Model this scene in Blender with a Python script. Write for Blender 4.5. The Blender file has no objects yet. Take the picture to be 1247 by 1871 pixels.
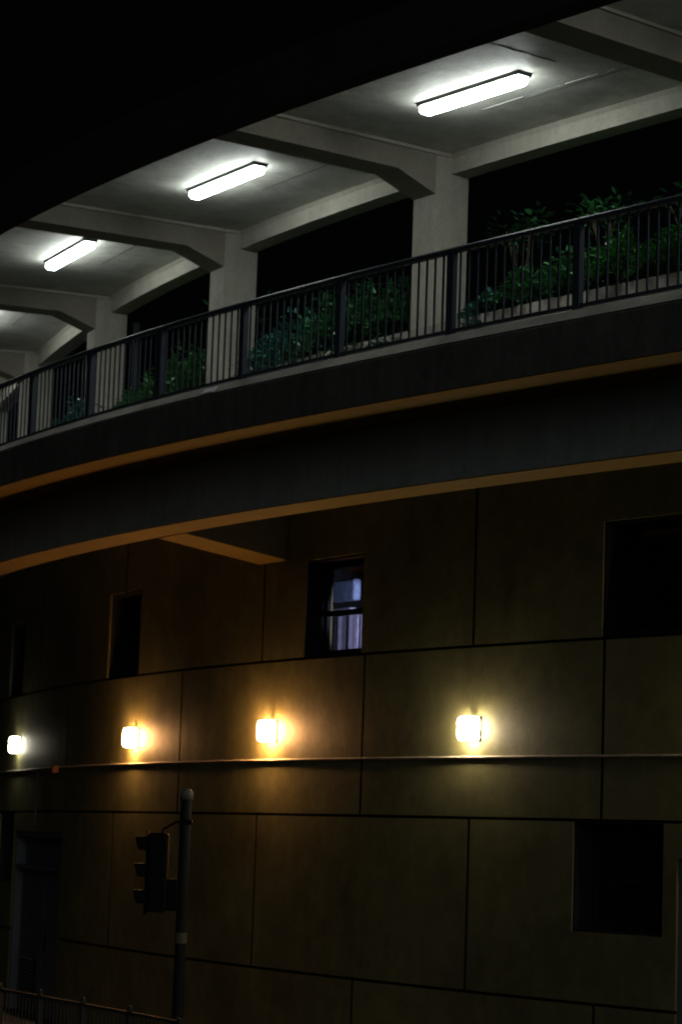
import bpy, math, random
import numpy as np
from mathutils import Matrix, Vector
random.seed(7)
SC = bpy.context.scene
EYE = 3.0                      # camera height above the pavement; every "z" below is relative to the eye

# ------------------------------------------------------------------ camera
def make_camera():
    cd = bpy.data.cameras.new('camera'); co = bpy.data.objects.new('camera', cd); SC.collection.objects.link(co)
    f, pitch, roll = 4588.85, .13053, .03401
    cd.sensor_fit = 'VERTICAL'; cd.sensor_height = 36.0; cd.sensor_width = 24.0; cd.lens = f/1871*36
    cd.clip_start = .1; cd.clip_end = 900
    cd.dof.use_dof = True; cd.dof.focus_distance = 16.0; cd.dof.aperture_fstop = 4.0      # the photograph is slightly soft
    fw = Vector((0, math.cos(pitch), math.sin(pitch))); up0 = Vector((0, -math.sin(pitch), math.cos(pitch))); ri0 = Vector((1, 0, 0))
    ri = math.cos(roll)*ri0 + math.sin(roll)*up0; up = -math.sin(roll)*ri0 + math.cos(roll)*up0
    M = Matrix((ri, up, -fw)).transposed().to_4x4(); M.translation = (0, 0, EYE)
    co.matrix_world = M; SC.camera = co
make_camera()

# ------------------------------------------------------------------ night sky, faint town glow, exposure
W = bpy.data.worlds.new('World'); SC.world = W; W.use_nodes = True
bg = W.node_tree.nodes['Background']; bg.inputs['Color'].default_value = (.8, .9, 1, 1); bg.inputs['Strength'].default_value = .0006
SC.view_settings.view_transform = 'Standard'; SC.view_settings.look = 'None'
SC.view_settings.exposure = 0; SC.view_settings.gamma = 1
sl = bpy.data.lights.new('town_glow', 'SUN'); sl.energy = .22; sl.angle = math.radians(40); sl.color = (.90, .97, 1)
so = bpy.data.objects.new('town_glow', sl); SC.collection.objects.link(so)
so.rotation_euler = Vector((-.15, .86, -.30)).to_track_quat('-Z', 'Y').to_euler()
LAMP_CEIL = 27.0
LAMP_WALL = 190.0

# ------------------------------------------------------------------ the curve everything follows
DS = .1
SS = np.arange(-30, 22.05, DS)
def _curve():
    k0, k1, k2 = .02114, -.00107, -.00024
    sc = np.clip(SS, -17, 9); k = k0 + k1*sc + k2*sc**2/2; i0 = int(np.argmin(abs(SS)))
    phi = np.concatenate([[0], np.cumsum((k[1:]+k[:-1])/2*DS)]); phi = phi-phi[i0]-.97422
    t = np.stack([np.cos(phi), np.sin(phi)], 1)
    P = np.vstack([[0, 0], np.cumsum((t[1:]+t[:-1])/2*DS, 0)]); P = P-P[i0]+[0, 30.82934]
    return P, phi
CP, CPHI = _curve()
def phi_at(s): return float(np.interp(s, SS, CPHI))
def pt(s, o, z):
    x = float(np.interp(s, SS, CP[:, 0])); y = float(np.interp(s, SS, CP[:, 1])); a = phi_at(s)
    return Vector((x+o*math.sin(a), y-o*math.cos(a), z+EYE))
S0, S1 = -26.0, 18.0
def srange(a, b, step=.6):
    n = max(1, int(round((b-a)/step))); return [a+(b-a)*i/n for i in range(n+1)]

# ------------------------------------------------------------------ materials
def mat(name, col, rough=.8, spec=.3, noise=None, bump=None, metallic=0, streak=None):
    m = bpy.data.materials.new(name); m.use_nodes = True; nt = m.node_tree; b = nt.nodes['Principled BSDF']
    b.inputs['Base Color'].default_value = (*col, 1); b.inputs['Roughness'].default_value = rough
    b.inputs['Metallic'].default_value = metallic; b.inputs['Specular IOR Level'].default_value = spec
    tc = nt.nodes.new('ShaderNodeTexCoord')
    if noise:
        sc, amt = noise
        last = None
        for k, (s_, z_, a_) in enumerate(((sc, 1, amt), (sc*5.3, 1, amt*.6), (sc*1.1, .08, (streak or 0)), (55, 1, .16 if sc < 2.5 else 0))):
            if a_ == 0: continue
            mp = nt.nodes.new('ShaderNodeMapping'); mp.inputs['Scale'].default_value = (1, 1, z_) if z_ == 1 else (4, 4, .35)
            n = nt.nodes.new('ShaderNodeTexNoise'); n.inputs['Scale'].default_value = s_; n.inputs['Detail'].default_value = 6; n.inputs['Roughness'].default_value = .6
            nt.links.new(tc.outputs['Object'], mp.inputs[0]); nt.links.new(mp.outputs[0], n.inputs['Vector'])
            r = nt.nodes.new('ShaderNodeMapRange'); r.inputs[1].default_value = .3; r.inputs[2].default_value = .7
            r.inputs[3].default_value = 1-a_; r.inputs[4].default_value = 1+a_; nt.links.new(n.outputs[0], r.inputs[0])
            mul = nt.nodes.new('ShaderNodeMix'); mul.data_type = 'RGBA'; mul.blend_type = 'MULTIPLY'; mul.inputs[0].default_value = 1
            if last: nt.links.new(last, mul.inputs[6])
            else: mul.inputs[6].default_value = (*col, 1)
            nt.links.new(r.outputs[0], mul.inputs[7]); last = mul.outputs[2]
        nt.links.new(last, b.inputs['Base Color'])
    if bump:
        n = nt.nodes.new('ShaderNodeTexNoise'); n.inputs['Scale'].default_value = bump[0]; n.inputs['Detail'].default_value = 5
        nt.links.new(tc.outputs['Object'], n.inputs['Vector'])
        bp = nt.nodes.new('ShaderNodeBump'); bp.inputs['Strength'].default_value = bump[1]; bp.inputs['Distance'].default_value = .02
        nt.links.new(n.outputs[0], bp.inputs['Height']); nt.links.new(bp.outputs[0], b.inputs['Normal'])
    return m
def emis(name, col, strength):
    m = bpy.data.materials.new(name); m.use_nodes = True; b = m.node_tree.nodes['Principled BSDF']
    b.inputs['Base Color'].default_value = (.8, .8, .8, 1)
    b.inputs['Emission Color'].default_value = (*col, 1); b.inputs['Emission Strength'].default_value = strength
    return m
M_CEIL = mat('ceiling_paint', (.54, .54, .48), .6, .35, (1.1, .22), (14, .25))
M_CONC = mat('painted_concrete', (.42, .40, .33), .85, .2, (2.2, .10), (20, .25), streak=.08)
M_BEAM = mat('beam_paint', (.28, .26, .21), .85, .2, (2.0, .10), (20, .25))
M_SOFF = mat('soffit_lamp_tint', (.105, .070, .004), .85, .2, (1.2, .12), (20, .2))  # orange lamplight on the undersides put into the base colour
M_GIRD = mat('grey_girder_paint', (.33, .385, .36), .8, .2, (1.1, .14), (16, .25), streak=.12)
M_FASC = mat('dark_fascia', (.10, .095, .085), .9, .15, (1.4, .18), (16, .3), streak=.15)
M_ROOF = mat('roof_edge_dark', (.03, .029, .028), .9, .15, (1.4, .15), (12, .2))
M_WALL = mat('wall_render', (.125, .120, .056), .60, .18, (.8, .28), (9, .10), streak=.07)
M_LEDGE = mat('ledge_stone', (.26, .235, .18), .8, .2, (6, .25), (40, .5))
M_DARK = mat('unlit_dark', (.012, .012, .014), .7, .2)  # sash frames; shade of unlit reveals and rooms put into the colour
M_GLASS = mat('dark_glass', (.008, .009, .012), .08, .5)
M_RAIL = mat('slate_rail_paint', (.035, .045, .060), .45, .4, (8, .1))
M_BAL = mat('slate_baluster_paint', (.03, .04, .05), .5, .35)
M_PLANT = mat('planter_render', (.34, .31, .27), .9, .2, (3, .15), (30, .4))
M_SOIL = mat('soil', (.03, .022, .015), 1, .1, (9, .3), (30, 1))
M_TRAY = mat('lamp_tray', (.06, .065, .06), .6, .3)
M_DOOR = mat('slate_door_paint', (.095, .10, .115), .5, .4, (2, .12), streak=.1)
M_BLACK = mat('black_paint', (.003, .003, .003), .7, .12)
M_POLE = mat('pole_paint', (.009, .010, .009), .6, .2, (6, .3))
M_PALE = mat('pale_cap', (.12, .12, .10), .6, .3, (10, .2))
M_STEEL = mat('galvanised_steel', (.30, .31, .30), .5, .4, (9, .2), metallic=.4)
M_BARK = mat('bark', (.10, .085, .055), .9, .2, (20, .3), (40, .8))
M_ASPH = mat('asphalt', (.05, .05, .05), .9, .2, (4, .2), (60, .6))
M_PAVE = mat('paving', (.14, .13, .115), .9, .2, (2, .15), (30, .4))
M_WHITE = mat('white_enamel', (.75, .75, .75), .5, .4)
M_CLOTH = mat('pale_curtain', (.62, .58, .85), .9, .1, (14, .12))
M_DRUM = mat('blue_white_panel', (.28, .36, .60), .6, .3, (9, .3))
M_SEAL = mat('joint_sealant', (.02, .018, .014), .95, .05)
M_BRKT = mat('bracket_paint', (.05, .045, .030), .9, .1, (1.2, .12))
M_GUARD = mat('dull_galvanised', (.035, .038, .035), .7, .15, (9, .2))
M_LENS = mat('unlit_lens', (.03, .02, .015), .3, .5)

# ------------------------------------------------------------------ mesh helpers
class MB:
    def __init__(s): s.v = []; s.f = []
    def add(s, vs, fs):
        n = len(s.v); s.v += [Vector(v) for v in vs]; s.f += [tuple(i+n for i in f) for f in fs]
    def frame(s, M, x0, x1, y0, y1, z0, z1):
        vs = [M @ Vector((x, y, z)) for z in (z0, z1) for x, y in ((x0, y0), (x1, y0), (x1, y1), (x0, y1))]
        s.add(vs, [(0, 3, 2, 1), (4, 5, 6, 7), (0, 1, 5, 4), (1, 2, 6, 5), (2, 3, 7, 6), (3, 0, 4, 7)])
    def box(s, x0, x1, y0, y1, z0, z1): s.frame(Matrix.Identity(4), x0, x1, y0, y1, z0, z1)
    def tube(s, pts, rads, n=8, cap=True):
        rings = []
        for i, p in enumerate(pts):
            p = Vector(p); d = (Vector(pts[min(i+1, len(pts)-1)])-Vector(pts[max(i-1, 0)])).normalized()
            a = d.cross(Vector((0, 0, 1)) if abs(d.z) < .9 else Vector((1, 0, 0))).normalized(); b = d.cross(a)
            r = rads[i] if hasattr(rads, '__len__') else rads
            rings.append([p+r*(math.cos(2*math.pi*k/n)*a+math.sin(2*math.pi*k/n)*b) for k in range(n)])
        vs = [v for R in rings for v in R]; fs = []
        for i in range(len(pts)-1):
            for k in range(n): fs.append((i*n+k, i*n+(k+1) % n, (i+1)*n+(k+1) % n, (i+1)*n+k))
        if cap: fs += [tuple(range(n)), tuple(reversed(range((len(pts)-1)*n, len(pts)*n)))]
        s.add(vs, fs)
    def sweep(s, prof, a, b, step=.6, cap=True):      # prof: closed [(o, z)]
        ss = srange(a, b, step); n = len(prof)
        vs = [pt(q, o, z) for q in ss for o, z in prof]; fs = []
        for i in range(len(ss)-1):
            for k in range(n): fs.append((i*n+k, i*n+(k+1) % n, (i+1)*n+(k+1) % n, (i+1)*n+k))
        if cap: fs += [tuple(range(n)), tuple(reversed(range((len(ss)-1)*n, len(ss)*n)))]
        s.add(vs, fs)
    def build(s, name, m, parent=None, smooth=False, bevel=0, loc=None, rz=0):
        me = bpy.data.meshes.new(name)
        me.from_pydata([tuple(v) for v in s.v], [], s.f); me.update()
        import bmesh
        bm = bmesh.new(); bm.from_mesh(me); bmesh.ops.recalc_face_normals(bm, faces=bm.faces); bm.to_mesh(me); bm.free()
        me.materials.append(m); o = bpy.data.objects.new(name, me); SC.collection.objects.link(o)
        if smooth:
            for p in me.polygons: p.use_smooth = True
        if bevel:
            bv = o.modifiers.new('bevel', 'BEVEL'); bv.width = bevel; bv.segments = 2; bv.limit_method = 'ANGLE'
        if loc is not None: o.location = loc; o.rotation_euler = (0, 0, rz)
        if parent:
            o.parent = parent
            if o.name and not getattr(parent, 'is_local', False) and parent.get('_w'):
                o.matrix_parent_inverse = Matrix.Translation(-Vector(parent['_w']))
        return o
def tag(o, label=None, cat=None, group=None, kind=None):
    if label: o['label'] = label
    if cat: o['category'] = cat
    if group: o['group'] = group
    if kind: o['kind'] = kind
    return o
def thing(name, label, cat, loc=(0, 0, 0), rz=0, group=None, world=False):
    """Empty at the base; world=True: its parts are modelled in world coordinates"""
    o = bpy.data.objects.new(name, None); SC.collection.objects.link(o); o.location = loc; o.rotation_euler = (0, 0, rz)
    o.empty_display_size = .2
    if world: o['_w'] = tuple(loc)
    return tag(o, label, cat, group)
def copy_tree(o, parent=None):
    c = o.copy(); SC.collection.objects.link(c)
    if parent: c.parent = parent
    for ch in o.children: copy_tree(ch, c)
    return c
def local(s, o, z): return Matrix.Translation(pt(s, o, z)) @ Matrix.Rotation(phi_at(s), 4, 'Z')   # x along, -y outward

# ================================================================== SETTING
g = MB(); g.add([(-400, -60, -.14), (400, -60, -.14), (400, 600, -.14), (-400, 600, -.14)], [(0, 1, 2, 3)])
tag(g.build('road', M_ASPH), kind='structure')
KB = [Vector((-12.6, 48.0)), Vector((-4.16, 32.7)), Vector((-1.57, 27.96)), Vector((5.5, 16.0)), Vector((14, 4.5))]   # kerb line
inner = [pt(s, -.3, -EYE) for s in (-24, -12, -2, 8, 17)]
v = []; 
for k, i in zip(KB, inner): v += [(k.x, k.y, 0), (i.x, i.y, 0), (k.x, k.y, -.2)]
p_ = MB(); p_.add(v, [f for j in range(4) for f in ((3*j, 3*j+3, 3*j+4, 3*j+1), (3*j, 3*j+2, 3*j+5, 3*j+3))])
tag(p_.build('pavement', M_PAVE), kind='structure')

# ================================================================== BUILDING
WO = -.55
ZT, ZS1, ZL, ZS2, ZS3 = 4.60, 2.35, 1.04, .345, -1.645
bld = thing('podium_building', 'dim beige rendered building with panel joints and a curving facade under the walkway', 'building', pt(-2, WO, -EYE), world=True)
JH = .034; JV = .044
rows = [(ZS1, ZT, [-17.6, -12.5, -7.57, -2.72, 2.02, 6.9, 11.8], [(-15.25, -13.95, ZS1, 3.64), (-8.28, -6.88, ZS1, 3.62), (-1.62, -.26, ZS1, 3.61), (4.22, 5.60, ZS1, 3.64), (9.1, 10.45, ZS1, 3.64)]),
        (ZS2, ZS1, [-20.3, -15.3, -10.34, -5.17, -.17, 4.27, 9.3, 14.2], []),
        (ZS3, ZS2, [-17.6, -7.7, -2.7, 2.03, 6.95, 11.9], [(-15.6, -14.15, -.89, ZS2), (-14.05, -10.38, -9, 0), (3.83, 5.22, -.89, ZS2-.02), (5.42, 7.0, -9, -.06)]),
        (-EYE, ZS3, [-15.2, -5.02, -.22, 4.21, 9.2, 14.1], [(-14.05, -10.38, -9, 0), (5.42, 7.0, -9, -.06)])]
def facade():
    sb = set(); zb = set()
    for z0, z1, js, ops in rows:
        zb |= {z0, z1, z1-JH}
        for j in js: sb |= {j-JV/2, j+JV/2}
        for a, b, c, d in ops: sb |= {a, b}; zb |= {max(c, -EYE), d}
    sb |= set(srange(-24, 16, .5)); sb = sorted(round(x, 4) for x in sb); zb = sorted(round(x, 4) for x in zb)
    nb, nz = len(sb)-1, len(zb)-1; dep = [[0]*nz for _ in range(nb)]
    for i in range(nb):
        sm = (sb[i]+sb[i+1])/2
        for j in range(nz):
            zm = (zb[j]+zb[j+1])/2; d = 0
            for k, (z0, z1, js, ops) in enumerate(rows):
                if not z0 < zm < z1: continue
                if zm > z1-JH and k > 0: d = -.05
                if any(abs(sm-q) < JV/2 for q in js): d = -.05
            for z0, z1, js, ops in rows:
                for a, b, c, e in ops:
                    if a < sm < b and c < zm < e: d = None
            dep[i][j] = d
    m = MB(); dark = []
    for i in range(nb):
        for j in range(nz):
            d = dep[i][j]; a, b, c, e = sb[i], sb[i+1], zb[j], zb[j+1]
            if d is not None:
                if d < 0: dark.append(len(m.f))
                m.add([pt(a, WO+d, c), pt(b, WO+d, c), pt(b, WO+d, e), pt(a, WO+d, e)], [(0, 1, 2, 3)])
            dd = -.42 if d is None else d
            if i+1 < nb:
                d2 = -.42 if dep[i+1][j] is None else dep[i+1][j]
                if d2 != dd:
                    if min(dd, d2) == -.05: dark.append(len(m.f))
                    m.add([pt(b, WO+dd, c), pt(b, WO+d2, c), pt(b, WO+d2, e), pt(b, WO+dd, e)], [(0, 1, 2, 3)])
            if j+1 < nz:
                d2 = -.42 if dep[i][j+1] is None else dep[i][j+1]
                if d2 != dd:
                    if min(dd, d2) == -.05: dark.append(len(m.f))
                    m.add([pt(a, WO+dd, e), pt(b, WO+dd, e), pt(b, WO+d2, e), pt(a, WO+d2, e)], [(0, 1, 2, 3)])
    w = m.build('wall', M_WALL, bld); w.data.materials.append(M_SEAL)
    for i in dark: w.data.polygons[i].material_index = 1
    return w
facade()
# the building's top and inner mass behind the facade (keeps rooms dark)
m = MB(); m.sweep([(WO-.06, ZT-.02), (WO-8, ZT-.02), (WO-8, ZT-.3), (WO-.06, ZT-.3)], -24, 16, 1); m.build('roof', M_FASC, bld)

def window(a, b, z0, z1, lit=False, louvre=False):
    f = MB(); T = .055
    # reveal lining, its unlit shade put into a near-black colour, set proud of the render edge, and sash frame at its back
    for (x0, x1, y0, y1) in ((a, a+.03, z0, z1), (b-.03, b, z0, z1), (a+.03, b-.03, z1-.03, z1), (a+.03, b-.03, z0, z0+.03)):
        f.sweep([(WO-.02, y0), (WO-.36, y0), (WO-.36, y1), (WO-.02, y1)], x0, x1, 1)
    for (x0, x1, y0, y1) in ((a+.031, a+.09, z0+.031, z1-.031), (b-.09, b-.031, z0+.031, z1-.031), (a+.09, b-.09, z1-.10, z1-.031), (a+.09, b-.09, z0+.031, z0+.10), (a+.09, b-.09, z0+.46*(z1-z0)-.03, z0+.46*(z1-z0)+.035)):
        f.sweep([(WO-.28, y0), (WO-.34, y0), (WO-.34, y1), (WO-.28, y1)], x0, x1, 1)
    fr = f.build('window', M_DARK, bld)
    g = MB(); g.sweep([(WO-.305, z0+.10), (WO-.315, z0+.10), (WO-.315, z1-.10), (WO-.305, z1-.10)], a+.09, b-.09, 1)
    if lit:
        pm = bpy.data.materials.new('clear_glass'); pm.use_nodes = True; nt = pm.node_tree; nt.nodes.clear()
        o = nt.nodes.new('ShaderNodeOutputMaterial'); mx = nt.nodes.new('ShaderNodeMixShader'); tr = nt.nodes.new('ShaderNodeBsdfTransparent'); gl = nt.nodes.new('ShaderNodeBsdfGlossy')
        gl.inputs['Roughness'].default_value = .05; mx.inputs[0].default_value = .06; tr.inputs[0].default_value = (.85, .88, .9, 1)
        nt.links.new(tr.outputs[0], mx.inputs[1]); nt.links.new(gl.outputs[0], mx.inputs[2]); nt.links.new(mx.outputs[0], o.inputs[0])
        g.build('pane', pm, None).parent = fr
    else: g.build('pane', M_GLASS, None).parent = fr
    return fr
wins = []
for k, (z0, z1, js, ops) in enumerate(rows[:3]):
    for (a, b, c, d) in ops:
        if c == -9: continue
        wn = window(a, b, c+(.0 if k == 0 else 0), d, lit=(k == 0 and a == -1.62))
        wins.append(wn)
# backing mass closing the facade behind openings (unlit rooms)
m = MB()
m.sweep([(WO-.40, -EYE), (WO-.9, -EYE), (WO-.9, ZT-.32), (WO-.40, ZT-.32)], -24, -3.0, 1)
m.sweep([(WO-.40, -EYE), (WO-.9, -EYE), (WO-.9, ZT-.32), (WO-.40, ZT-.32)], .9, 16, 1)
m.sweep([(WO-.40, -EYE), (WO-.9, -EYE), (WO-.9, ZS1-.2), (WO-.40, ZS1-.2)], -3.0, .9, 1)
m.build('core_wall', M_DARK, bld)
# the room behind the lit window
m = MB()
for pr, a, b in (([(WO-.40, 2.16), (WO-2.6, 2.16), (WO-2.6, 2.2), (WO-.40, 2.2)], -2.95, .85), ([(WO-.40, 4.0), (WO-2.6, 4.0), (WO-2.6, 4.04), (WO-.40, 4.04)], -2.95, .85),
                 ([(WO-2.6, 2.2), (WO-2.65, 2.2), (WO-2.65, 4.0), (WO-2.6, 4.0)], -2.95, .85), ([(WO-.40, 2.2), (WO-2.6, 2.2), (WO-2.6, 4.0), (WO-.40, 4.0)], -2.99, -2.95), ([(WO-.40, 2.2), (WO-2.6, 2.2), (WO-2.6, 4.0), (WO-.40, 4.0)], .85, .89)):
    m.sweep(pr, a, b, 1)
m.build('dim_room', M_DARK, bld)
def curtain():
    m = MB(); n = 60; vs = []
    x0, x1 = -2.09, -1.34
    for i in range(n+1):
        q = x0+(x1-x0)*i/n; o = WO-.75+.005*math.sin(q*21)+.002*math.sin(q*47+1)
        if i > n*.76: o -= .015
        zb = 2.44+.012*math.sin(q*30)
        vs += [pt(q, o, zb), pt(q, o, 2.96)]
    m.add(vs, [(2*i, 2*i+2, 2*i+3, 2*i+1) for i in range(n)])
    c = m.build('curtain', M_CLOTH, None, smooth=True)
    return tag(c, 'pale lilac curtain hanging in the lower half of the lit window', 'curtain')
curtain()
m = MB(); m.sweep([(WO-.8, 3.17), (WO-.92, 3.17), (WO-.92, 3.46), (WO-.8, 3.46)], -2.30, -1.72, .2)
tag(m.build('wall_cabinet', M_DRUM, None, bevel=.03), 'small bluish cabinet glimpsed through the upper half of the lit window', 'cabinet')
m = MB(); m.sweep([(WO-.8, 3.03), (WO-.9, 3.03), (WO-.9, 3.075), (WO-.8, 3.075)], -2.30, -1.80, .2)
tag(m.build('shelf', M_CLOTH, None, bevel=.008), 'thin pale shelf above the middle bar of the lit window', 'shelf')
rl = bpy.data.lights.new('room_lamp', 'SPOT'); rl.energy = 130; rl.color = (.80, .80, 1); rl.shadow_soft_size = .05; rl.spot_size = math.radians(40); rl.spot_blend = .4
ro = bpy.data.objects.new('room_lamp', rl); SC.collection.objects.link(ro); ro.location = pt(-.05, WO-.50, 2.90); ro.rotation_euler = (pt(-1.95, WO-.80, 2.90)-ro.location).to_track_quat('-Z', 'Y').to_euler()

# ledge with bolts under the wall lamps
m = MB(); m.sweep([(WO+.002, ZL-.03), (WO+.034, ZL-.020), (WO+.038, ZL-.006), (WO+.002, ZL+.008)], -24, 16, .4)
led = m.build('ledge', M_LEDGE, bld)
for q in (-10.7, -9.0, -7.9, -4.04, -3.07, .7, 1.67, 4.47, 5.42, 8.9):
    m = MB(); m.tube([pt(q, WO+.024, ZL-.005), pt(q, WO+.024, ZL+.035), pt(q, WO+.024, ZL+.045)], [.013, .013, .007], 8); b_ = m.build('bolt', M_STEEL, None, smooth=True)
    b_.parent = led; b_.matrix_parent_inverse = led.matrix_parent_inverse
m = MB(); q = -12.17
m.tube([pt(q, WO+.03, ZL-.06), pt(q, WO+.03, .10)], .016, 8); m.build('conduit', M_FASC, bld)
m = MB(); m.frame(local(-10.72, WO+.1, .94), -.06, .06, -.04, .07, 0, .12); m.build('junction_box', mat('rusty_box', (.14, .07, .025), .8, .2, (12, .3)), bld, bevel=.01)

# double door on the left
def leaf(a, b, z0, z1, parent, o=WO-.16, t=.05):
    m = MB(); m.sweep([(o, z0), (o-t, z0), (o-t, z1), (o, z1)], a, b, 1); return m.build('door_leaf', M_DOOR, parent)
def double_door():
    a, b = -14.05, -10.38
    m = MB()
    for x0, x1, y0, y1 in ((a, a+.10, -EYE, 0), (b-.10, b, -EYE, 0), (a+.10, b-.10, -.09, 0), (a+.1, b-.1, -.62, -.56)):
        m.sweep([(WO-.03, y0), (WO-.30, y0), (WO-.30, y1), (WO-.03, y1)], x0, x1, 1)
    dr = m.build('door', M_DOOR, bld); inv = Matrix.Translation(-Vector(bld['_w']))
    mid = -12.05
    def sub(o): o.parent = dr; return o
    sub(leaf(a+.11, mid-.01, -EYE+.01, -.63, None)); sub(leaf(mid+.01, b-.11, -EYE+.01, -.63, None)); 
    m = MB(); m.sweep([(WO-.20, -.555), (WO-.24, -.555), (WO-.24, -.095), (WO-.20, -.095)], a+.1, b-.1, 1); sub(m.build('fanlight_panel', M_DOOR, None))
    m = MB()
    m.sweep([(WO-.145, -2.92), (WO-.158, -2.92), (WO-.158, -2.08), (WO-.145, -2.08)], -13.7, -12.45, 1)
    sub(m.build('vent_panel', M_BLACK, None))
    m = MB()
    for k in range(14):
        z = -2.88+k*.058; m.sweep([(WO-.105, z), (WO-.144, z+.03), (WO-.144, z+.036), (WO-.105, z+.006)], -13.66, -12.49, 1)
    sub(m.build('louvre', M_FASC, None))
    m = MB(); M = local(-11.85, WO-.16, -1.8); m.frame(M, -.03, .03, -.012, .0, -.13, .13); m.frame(M, -.012, .012, -.06, -.0125, .02, .045); m.frame(M, -.012, .13, -.075, -.0605, .02, .045)
    sub(m.build('door_handle', M_BLACK, None))
double_door()
def right_door():
    a, b = 5.42, 7.0; m = MB()
    for x0, x1, y0, y1 in ((a, a+.08, -EYE, -.06), (b-.08, b, -EYE, -.06), (a+.08, b-.08, -.14, -.06)):
        m.sweep([(WO-.03, y0), (WO-.30, y0), (WO-.30, y1), (WO-.03, y1)], x0, x1, 1)
    dr = m.build('door', M_DOOR, bld)
    leaf(a+.085, b-.085, -EYE+.01, -.145, None).parent = dr
right_door()

# ================================================================== WALL LAMPS
def wall_lamp(s, z, col, strength, label):
    t = thing('wall_lamp', label, 'wall lamp', pt(s, WO, z), phi_at(s), 'wall lamps above the ledge')
    m = MB(); m.box(-.146, .146, -.016, -.002, -.146, .146); m.build('back_plate', M_BLACK, t, bevel=.006)
    m = MB(); prof = [(-.14, -.023), (.14, -.023), (.138, -.11), (.10, -.17), (-.10, -.17), (-.138, -.11)]
    n = len(prof)
    zs = [(-.138, .70), (-.130, .86), (-.108, .97), (-.08, 1), (.08, 1), (.108, .97), (.130, .88), (.138, .74)]
    vs = [(x*k, -.023+(y+.023)*k, zz) for zz, k in zs for x, y in prof]
    fs = [(i*n+k, i*n+(k+1) % n, (i+1)*n+(k+1) % n, (i+1)*n+k) for i in range(len(zs)-1) for k in range(n)]
    fs += [tuple(range(n)), tuple(range((len(zs)-1)*n, len(zs)*n))]
    m.add(vs, fs); m.build('diffuser', emis('warm_diffuser', col, strength), t, bevel=.012)
    m = MB(); vs = [(x*.55, -.023+(y+.023)*1.0, zz) for zz in (.140, .152) for x, y in prof]
    m.add(vs, [(k, (k+1) % n, n+(k+1) % n, n+k) for k in range(n)]+[tuple(range(n)), tuple(range(n, 2*n))]); m.build('top_cap', M_TRAY, t)
    return t
OR, YE, WH = (1, .47, .17), (1, .78, .52), (1, .93, .72)
wall_lamp(-13.98, 1.47, WH, LAMP_WALL*.20, 'leftmost glowing wall lamp, smallest and whitest, above the dark double door')
wall_lamp(-6.87, 1.41, OR, LAMP_WALL*1.25, 'amber wall lamp second from left, above the traffic signal')
wall_lamp(-2.37, 1.41, OR, LAMP_WALL*1.45, 'brightest amber wall lamp, below the lit window')
wall_lamp(2.07, 1.36, YE, LAMP_WALL*.62, 'yellow white wall lamp, largest and furthest right in view')
wall_lamp(6.75, 1.34, YE, LAMP_WALL*.6, 'wall lamp just beyond the right edge, lighting the wall there')

# ================================================================== COVERED WALKWAY
ZC, ZI, ZH, ZHB, ZD1, ZD0, ZG = 8.433, 8.19, 8.12, 7.90, 5.107, 4.616, 3.89
wk = thing('covered_walkway', 'curving elevated covered walkway of painted concrete with haunched beams and grey girder', 'walkway', pt(-2, 1.2, ZG), world=True)
m = MB(); m.sweep([(1.524, ZG), (1.524, ZD0), (.992, ZD0), (.992, ZG)], S0, S1); 
gir = m.build('girder', M_GIRD, wk)
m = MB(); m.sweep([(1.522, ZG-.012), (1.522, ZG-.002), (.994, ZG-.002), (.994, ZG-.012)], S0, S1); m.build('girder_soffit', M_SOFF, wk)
m = MB(); m.sweep([(2.5015, ZD0), (2.5015, ZD1-.03), (2.47, ZD1), (.99, ZD1-.01), (-2.6, ZD1-.01), (-2.6, ZD0+.01), (.9, ZD0+.01)], S0, S1); m.build('deck', M_FASC, wk)
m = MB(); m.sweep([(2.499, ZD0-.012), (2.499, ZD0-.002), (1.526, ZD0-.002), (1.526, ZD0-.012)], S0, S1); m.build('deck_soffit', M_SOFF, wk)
m = MB(); m.sweep([(2.485, ZD1+.001), (2.34, ZD1+.13), (2.10, ZD1+.13), (2.10, ZD1+.001)], S0, S1); m.build('kerb_upstand', M_PLANT, wk)
# bracket beams from girder to facade
for q in (-2.5, 8.0):
    prof = [(.992, ZD0), (.992, ZG-.012), (WO+.005, 3.66), (WO+.005, ZD0)]
    m = MB(); m.sweep(prof, q-.37, q+.37, .4); m.build('bracket_beam', M_BRKT, wk)
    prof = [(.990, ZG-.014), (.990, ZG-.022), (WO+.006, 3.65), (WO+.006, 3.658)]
    m = MB(); m.sweep(prof, q-.368, q+.368, .4); m.build('bracket_soffit', M_SOFF, wk)
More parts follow.
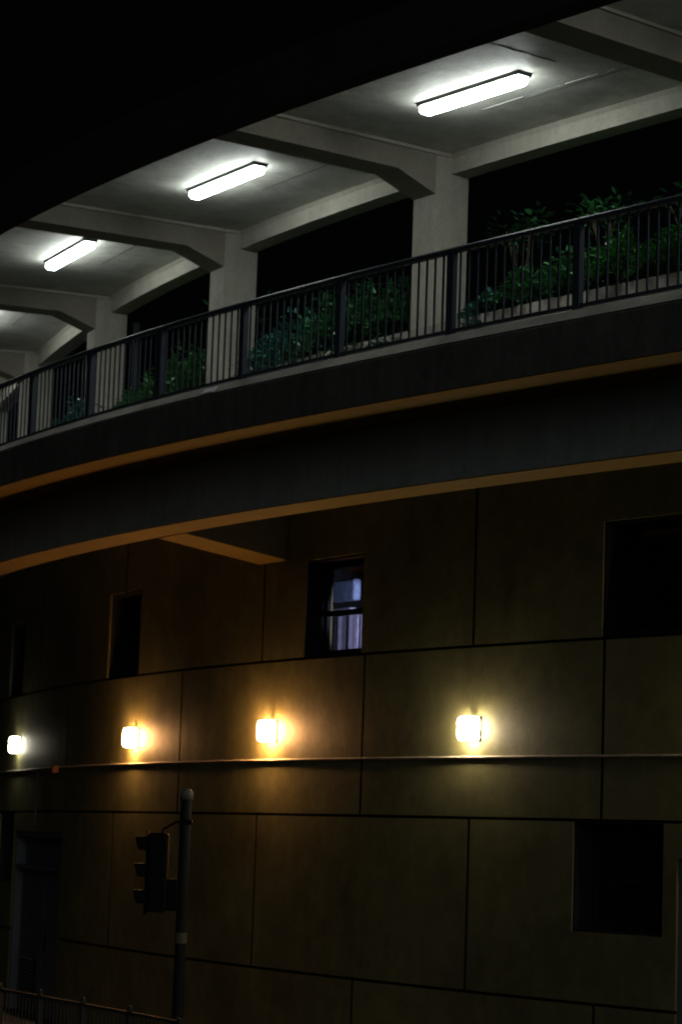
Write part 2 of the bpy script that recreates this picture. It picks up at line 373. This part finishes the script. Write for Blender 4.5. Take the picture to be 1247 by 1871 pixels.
# roof
OI, OE = -.59, 2.6
m = MB(); m.sweep([(OE+.02, ZC), (OE+.02, ZC+.25), (-.9, ZC+.25), (-.9, ZC)], S0, S1, .4); m.build('roof_slab', M_CEIL, wk)
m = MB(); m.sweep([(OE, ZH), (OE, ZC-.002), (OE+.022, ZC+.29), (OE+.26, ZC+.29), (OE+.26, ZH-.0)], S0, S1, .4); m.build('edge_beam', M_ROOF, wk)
m = MB(); m.sweep([(OI, ZI), (OI, ZC-.002), (-.862, ZC-.002), (-.862, ZI)], S0, S1, .4); m.build('inner_beam', M_CONC, wk)
m = MB(); m.sweep([(OI+.002, ZC-.004), (OI+.05, ZC-.004), (OI+.002, ZC-.052)], S0, S1, .4); m.build('cornice', M_CONC, wk)
COLS = [1.3+5.2*k for k in range(-5, 4)]
for q in COLS:
    a, b = q-.45, q
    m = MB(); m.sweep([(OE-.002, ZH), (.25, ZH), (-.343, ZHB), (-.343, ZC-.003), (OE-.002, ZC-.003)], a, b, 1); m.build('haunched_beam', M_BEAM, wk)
    m = MB()
    for x0, x1 in ((b+.001, b+.045),): m.sweep([(OE-.002, ZC-.045), (OE-.002, ZC-.004), (OI+.05, ZC-.004), (OI+.05, ZC-.045)], x0, x1, 1)
    m.build('cornice', M_CONC, wk)
    m = MB(); m.sweep([(-.345, ZD1-.01), (-.345, ZC-.006), (-.864, ZC-.006), (-.864, ZD1-.01)], a+.001, b-.001, 1); m.build('column', M_CONC, wk, bevel=.012)
# surface conduit run and plaster ridge on the ceilings
for x0, x1, w in ((3.05, 3.75, .006), (3.85, 4.35, .004), (4.42, 4.95, .007), (5.05, 5.2, .006), (5.3, 5.42, .004)):
    m = MB(); m.sweep([(.38, ZC-.001), (.38, ZC-w), (.38+2*w, ZC-w), (.38+2*w, ZC-.001)], x0, x1, .5); m.build('plaster_ridge', M_CEIL, wk)
m = MB(); pp = [pt(4.85+.008*math.sin(k*2.1)+.06*k/14, 2.5-1.5*k/14, ZC-.003) for k in range(15)]
m.tube(pp, [.004+.002*math.sin(k*1.7) for k in range(15)], 5); m.build('ceiling_crack_seam', M_BEAM, wk)
for q in COLS[:-1]:
    m = MB(); m.sweep([(.30, ZC-.001), (.30, ZC-.004), (.306, ZC-.004), (.306, ZC-.001)], q+2.2, q+4.0, .5); m.build('ceiling_joint_strip', M_FASC, wk)

# ceiling lamps
def ceiling_lamp(s, label):
    t = thing('ceiling_lamp', label, 'ceiling lamp', pt(s, 1.0, ZC), phi_at(s), 'ceiling lamps under the walkway roof')
    L = .85
    m = MB(); m.add([(x*a, y*b, z) for z, a, b in ((-.002, 1, 1), (-.045, .985, .9)) for x, y in ((-L-.03, -.105), (L+.03, -.105), (L+.03, .105), (-L-.03, .105))],
                    [(0, 1, 2, 3), (4, 5, 6, 7), (0, 1, 5, 4), (1, 2, 6, 5), (2, 3, 7, 6), (3, 0, 4, 7)]); m.build('tray', M_TRAY, t)
    m = MB(); prof = [(-.088, -.047), (-.088, -.115), (-.05, -.140), (.05, -.140), (.088, -.115), (.088, -.047)]; n = 6
    xs = [(-L, .75, .8), (-L+.05, 1, 1), (L-.05, 1, 1), (L, .75, .8)]
    vs = [(x, y*k, -.047+(z+.047)*h) for x, k, h in xs for y, z in prof]
    fs = [(i*n+k, i*n+(k+1) % n, (i+1)*n+(k+1) % n, (i+1)*n+k) for i in range(3) for k in range(n)]+[tuple(range(n)), tuple(range(3*n, 4*n))]
    m.add(vs, fs); m.build('diffuser', M_TUBE, t)
    return t
M_TUBE = emis('cool_diffuser', (.93, 1, .98), LAMP_CEIL)
L0 = ceiling_lamp(3.57, 'largest white ceiling lamp in the roof bay at the top right')
for s, lb in ((-1.42, 'white ceiling lamp in the middle roof bay, left of the broad column'), (-6.38, 'white ceiling lamp in the third roof bay from the right, near the left edge'),
              (-11.6, 'ceiling lamp in the roof bay cut by the left edge, only its glow showing'), (-16.8, 'farthest ceiling lamp at the left end of the walkway'), (9.0, 'ceiling lamp of the bay beyond the top right corner')):
    c = copy_tree(L0); c.location = pt(s, 1.0, ZC); c.rotation_euler = (0, 0, phi_at(s)); c['label'] = lb

# ================================================================== WALKWAY RAILING
RO = 2.177; PS = 1.82
rail = thing('railing', 'dark slate metal railing of thin vertical bars along the walkway edge', 'railing', pt(0, RO, ZD1+.13), world=True)
posts = [6.46+PS*k for k in range(-14, 6)]
a0, a1 = posts[0]-.4, posts[-1]+.4
m = MB(); m.sweep([(RO-.035, 6.15), (RO+.035, 6.15), (RO+.038, 6.19), (RO+.02, 6.21), (RO-.02, 6.21), (RO-.038, 6.19)], a0, a1, .4); m.build('handrail', M_RAIL, rail)
m = MB(); m.sweep([(RO-.02, 5.30), (RO+.02, 5.30), (RO+.02, 5.335), (RO-.02, 5.335)], a0, a1, .4); m.build('bottom_rail', M_RAIL, rail)
for q in posts:
    m = MB(); M = local(q, RO, 0); m.frame(M, -.045, .045, -.035, .035, ZD1+.132, 6.148); m.frame(M, -.06, .06, -.05, .05, ZD1+.115, ZD1+.131); m.build('post', M_RAIL, rail)
for q in posts[:-1]:
    m = MB()
    for k in range(1, 14):
        m.frame(local(q+PS*k/14, RO, 0), -.009, .009, -.009, .009, 5.336, 6.149)
    m.build('baluster_panel', M_BAL, rail)
m = MB(); m.sweep([(2.483, ZD1+.022), (2.402, ZD1+.094), (2.392, ZD1+.083), (2.473, ZD1+.011)], .60, .85, .3); tag(m.build('wall_plate', M_WHITE, None, bevel=.006), 'small white plate on the walkway kerb below the railing', 'plate')

# ================================================================== PLANTER, PLANTS
ZP = 6.24
pl = thing('planter', 'long low rendered planter wall behind the railing, running past the columns', 'planter', pt(0, -.3, ZD1), world=True)
m = MB(); m.sweep([(-.29, ZD1), (-.29, ZP), (-.40, ZP), (-.40, ZD1)], S0, S1, .5); m.sweep([(-2.3, ZD1), (-2.3, ZP), (-2.42, ZP), (-2.42, ZD1)], S0, S1, .5); m.build('planter_wall', M_PLANT, pl)
m = MB(); m.sweep([(-.402, ZD1+.01), (-.402, ZP-.10), (-2.298, ZP-.10), (-2.298, ZD1+.01)], S0, S1, .5); m.build('soil_bed', M_SOIL, pl)

def leafmat(name, c1, c2):
    m = bpy.data.materials.new(name); m.use_nodes = True; nt = m.node_tree; b = nt.nodes['Principled BSDF']
    g = nt.nodes.new('ShaderNodeNewGeometry'); r = nt.nodes.new('ShaderNodeValToRGB')
    r.color_ramp.elements[0].color = (*c1, 1); r.color_ramp.elements[1].color = (*c2, 1)
    nt.links.new(g.outputs['Random Per Island'], r.inputs[0]); nt.links.new(r.outputs[0], b.inputs['Base Color'])
    b.inputs['Roughness'].default_value = .28; b.inputs['Specular IOR Level'].default_value = .55
    return m
LG = leafmat('glossy_leaf', (.016, .085, .028), (.065, .25, .085))
LB = leafmat('bright_leaf', (.018, .095, .022), (.065, .25, .05))
LT = leafmat('teal_leaf', (.012, .08, .065), (.05, .22, .16))
def leaf_at(m, c, d, up, L, w):
    d = d.normalized(); s = d.cross(up)
    if s.length < .05: s = d.cross(Vector((1, 0, 0)))
    s.normalize(); u = s.cross(d)
    vs = [c, c+d*L*.35+s*w*.5+u*w*.12, c+d*L*.72+s*w*.42+u*w*.05, c+d*L-u*L*.12, c+d*L*.72-s*w*.42+u*w*.05, c+d*L*.35-s*w*.5+u*w*.12, c+d*L*.5-u*.005]
    m.add(vs, [(0, 1, 6), (1, 2, 6), (2, 3, 6), (3, 4, 6), (4, 5, 6), (5, 0, 6)])
def rnd(a, b): return random.uniform(a, b)
def shrub(s, o, w, h, mt, label, n=230, spill=.0, name='shrub', size=.11):
    base = pt(s, o, ZP-.1); t = thing(name, label, 'shrub', base, phi_at(s), 'leafy shrubs in the planter')
    f = MB(); st = MB()
    for k in range(9):
        a = rnd(0, 6.28); r = rnd(.3, .95)*w*.5; tip = Vector((r*math.cos(a), r*.8*math.sin(a), h*rnd(.55, 1.0)))
        st.tube([(0, 0, -.02), tip*.5+Vector((0, 0, .06)), tip], [.014, .009, .004], 5, False)
    for k in range(n):
        a = rnd(0, 6.28); e = rnd(0, 1)**.6; r = w*.5*e; x = r*math.cos(a); y = r*.85*math.sin(a)
        top = h*(1-.55*e*e)*(1+.25*math.sin(3*a+s*2.3))
        z = top*rnd(.35, 1)**.55
        if spill and y < 0 and rnd(0, 1) < .5: y -= spill*rnd(.2, 1); z = rnd(-.35, .25)*spill/.3 if y < -w*.3 else z
        d = Vector((x*1.2+rnd(-.3, .3)*w, y*1.2-.1+rnd(-.3, .3)*w, rnd(-.25, .7)*.6))
        leaf_at(f, Vector((x, y, z)), d, Vector((rnd(-.3, .3), rnd(-.6, .1), 1)), size*rnd(.7, 1.35), size*.5*rnd(.8, 1.25))
    st.build('stem', M_BARK, t); f.build('foliage', mt, t)
    return t
def tree(s, o, h, cw, mt, label, n=160, forks=3):
    base = pt(s, o, ZP-.1); t = thing('small_tree', label, 'tree', base, phi_at(s), 'small trees in the planter')
    tr = MB(); f = MB(); fk = Vector((rnd(-.05, .05), 0, h*.42)); tr.tube([(0, 0, -.02), (rnd(-.03, .03), .02, h*.2), fk], [.045, .036, .03], 8)
    tips = []
    for k in range(forks):
        a = 2*math.pi*k/forks+rnd(-.4, .4); e1 = fk+Vector((math.cos(a)*cw*.28, math.sin(a)*cw*.22, h*.26)); tr.tube([fk, (fk+e1)/2+Vector((math.cos(a)*.04, 0, -.02)), e1], [.027, .023, .018], 7)
        for j in range(2):
            b = a+(-.7 if j else .7); e2 = e1+Vector((math.cos(b)*cw*.22, math.sin(b)*cw*.2, h*rnd(.16, .30))); tr.tube([e1, (e1+e2)/2, e2], [.017, .014, .010], 6); tips.append(e2)
    for tp in tips:
        for k in range(n//len(tips)):
            a = rnd(0, 6.28); e = rnd(-.35, .9); d = Vector((math.cos(a), math.sin(a), e))
            leaf_at(f, tp+d*rnd(0, .20)+Vector((rnd(-.08, .08), rnd(-.08, .08), rnd(-.16, .07))), d+Vector((rnd(-.5, .5), rnd(-.5, .5), rnd(-.4, .3))), Vector((rnd(-.4, .4), rnd(-.4, .4), 1)), rnd(.08, .15), rnd(.04, .065))
    tr.build('trunk', M_BARK, t); f.build('crown', mt, t); return t
# bay by bay (s runs left to right along the walkway)
specs = [
 (6.05, -.75, 1.15, .62, LG, 'broad shrub rising at the right edge of the planter', 0),
 (5.15, -.80, 1.0, .55, LB, 'bright green shrub beneath the right-hand frangipani stems', 0),
 (4.35, -.75, .95, .60, LB, 'shrub with pale tips just right of the tallest rail post', 0),
 (3.60, -.85, 1.0, .58, LG, 'dark green shrub left of the post near the branching tree', 0),
 (2.85, -.75, .85, .46, LG, 'low shrub halfway between broad column and right-hand tree', 0),
 (2.15, -.75, .70, .32, LT, 'lowest bluish shrub beside the broad column', .1),
 (.35, -.85, 1.0, .72, LG, 'tall shrub hard against the left side of the broad column', .05),
 (-.45, -.85, 1.0, .78, LG, 'dense glossy shrub in the middle bay, right of the post', .12),
 (-1.25, -.80, 1.0, .72, LG, 'glossy shrub spilling over the planter at the middle bay post', .28),
 (-2.00, -.75, .95, .60, LT, 'bluish shrub spilling over the planter left of the middle post', .30),
 (-2.70, -.75, .85, .46, LT, 'small bluish shrub beside the second column', .30),
 (-4.75, -.80, .9, .55, LB, 'vivid green shrub against the left side of the second column', .2),
 (-5.50, -.75, 1.0, .66, LB, 'vivid green shrub below the thin bare stems', .28),
 (-6.40, -.75, .95, .52, LB, 'vivid green low shrub spilling left of the third bay post', .3),
 (-7.30, -.75, .85, .40, LB, 'pale green low shrub beside the third column', .3),
 (-10.1, -.75, 1.0, .62, LT, 'teal shrub against the left side of the third column', .28),
 (-11.1, -.75, 1.0, .52, LT, 'teal low shrub in the fourth bay, far left', .3),
 (-12.2, -.75, .9, .40, LT, 'smallest teal shrub, almost hidden behind the left railing', .3),
]
for s, o, w, h, mt, lb, sp in specs:
    shrub(s, o+.12, w*1.15, h*1.12, mt, lb, n=950, spill=sp, size=.10)
tree(3.72, -1.0, 1.35, .50, LG, 'small branching tree with leafy crown above the handrail, right bay', 200)
tree(5.0, -1.0, 1.25, .6, LG, 'pale stemmed tree with forked bare branches at the right edge', 60, 4)
tree(1.55, -1.5, 1.6, .45, LG, 'slim dark tree just right of the broad column', 150, 4)
tree(-5.1, -1.15, 1.5, .55, LG, 'thin stemmed tree with sparse crown left of the second column', 120, 4)
m = MB(); q = -9.0
m.tube([pt(q+.17, -.95, ZP-.1), pt(q+.17, -.95, 8.0)], .06, 10); tag(m.build('drain_pipe', M_RAIL, None, smooth=True), 'slim blue grey pipe standing right behind the third column', 'pipe')

# ================================================================== TRAFFIC SIGNAL
def signal():
    a = -.0572; D = 28.9; x, y = D*math.sin(a), D*math.cos(a)
    t = thing('traffic_signal', 'dark traffic signal on a pole, seen from the side against the wall', 'traffic signal', (x, y, 0), 0)
    m = MB(); m.tube([(0, 0, 0), (0, 0, 3.42)], .066, 20); m.build('pole', M_POLE, t, smooth=False)
    m = MB(); m.tube([(0, 0, 3.421), (0, 0, 3.50), (0, 0, 3.545)], [.078, .076, .035], 16); m.build('pole_cap', M_PALE, t, smooth=True)
    m = MB(); m.tube([(0, 0, 1.80), (0, 0, 1.92)], .070, 20); m.build('reflective_band', mat('cream_band', (.09, .085, .05), .6, .3), t)
    # housing: lenses face left in the picture
    z0, z1 = 2.14, 3.03
    m = MB(); m.box(-.41, -.18, -.15, .15, z0, z1); h = m.build('signal_head', M_BLACK, t, bevel=.03)
    m = MB(); m.box(-.425, -.411, -.19, .19, z0-.03, z1+.03); m.build('backing_board', M_BLACK, t, bevel=.003)
    for k in range(3):
        zc = z1-.145-k*.30
        m = MB(); n = 14; rings = []
        vs = []
        for xx, r in ((-.426, .105), (-.535, .098)):
            for j in range(n+1):
                an = math.radians(-30+240*j/n); vs.append((xx-(.0 if xx > -.5 else .03*math.sin(an)), r*math.cos(an), zc+r*math.sin(an)))
        vs += [(v_[0], v_[1]*.94, zc+(v_[2]-zc)*.94) for v_ in vs]
        N = n+1; fs = [(j, j+1, N+j+1, N+j) for j in range(n)]+[(2*N+j, 3*N+j, 3*N+j+1, 2*N+j+1) for j in range(n)]+[(N+j, N+j+1, 3*N+j+1, 3*N+j) for j in range(n)]
        m.add(vs, fs); m.build('visor', M_POLE, t, smooth=True)
        m = MB(); m.tube([(-.424, 0, zc), (-.44, 0, zc), (-.45, 0, zc)], [.09, .085, .04], 16); m.build('lens', M_LENS, t, smooth=True)
    m = MB(); m.box(-.179, -.056, -.10, .10, 2.16, 2.52); m.build('bracket_box', M_BLACK, t, bevel=.02)
    m = MB(); m.tube([(-.26, 0, 3.03), (-.26, 0, 3.07), (-.11, 0, 3.16), (-.02, 0, 3.17)], .014, 8); m.build('upper_bracket', M_BLACK, t)
    m = MB(); m.box(-.075, .075, -.075, .075, 3.14, 3.19); m.build('clamp', M_BLACK, t, bevel=.01)
signal()

# pedestrian guard railing along the kerb
def guardrail():
    gr = thing('guard_railing', 'faint galvanised pedestrian guard railing at the kerb, bottom left', 'railing', (KB[1].x, KB[1].y, 0), world=True)
    pts = [KB[0]+(KB[1]-KB[0])*.1, KB[1], KB[2]-(KB[2]-KB[1])*.0]
    seg = []; L = []
    for a, b in zip(pts, pts[1:]):
        n = max(1, int(round((b-a).length/1.35)))
        for i in range(n): seg.append((a+(b-a)*i/n, a+(b-a)*(i+1)/n))
    def fr(p, d): return Matrix.Translation((p.x, p.y, 0)) @ Matrix.Rotation(math.atan2(d.y, d.x), 4, 'Z')
    off = Vector((-.12, .0))
    top = MB(); bot = MB()
    for a, b in seg:
        d = b-a; M = fr(a, d); l = d.length
        top.frame(M, .0, l-.001, -.022, .022, .965, 1.0); bot.frame(M, .0, l-.001, -.018, .018, .14, .17)
        m = MB(); k = int(l/.11)
        for j in range(1, k): m.frame(M, j*l/k-.006, j*l/k+.006, -.006, .006, .171, .964)
        m.build('baluster_panel', M_GUARD, gr)
        m = MB(); m.frame(M, -.028, .028, -.028, .028, 0, 1.03); m.build('post', M_GUARD, gr, bevel=.004)
        m = MB(); m.tube([M @ Vector((0, 0, 1.031)), M @ Vector((0, 0, 1.06)), M @ Vector((0, 0, 1.075))], [.03, .028, .008], 8); m.build('post_cap', M_GUARD, gr)
    M = fr(seg[-1][1], seg[-1][1]-seg[-1][0]); m = MB(); m.frame(M, -.028, .028, -.028, .028, 0, 1.03); m.build('post', M_GUARD, gr)
    top.build('top_rail', M_GUARD, gr); bot.build('bottom_rail', M_GUARD, gr)
guardrail()


for o in SC.objects:
    if '_w' in o: del o['_w']
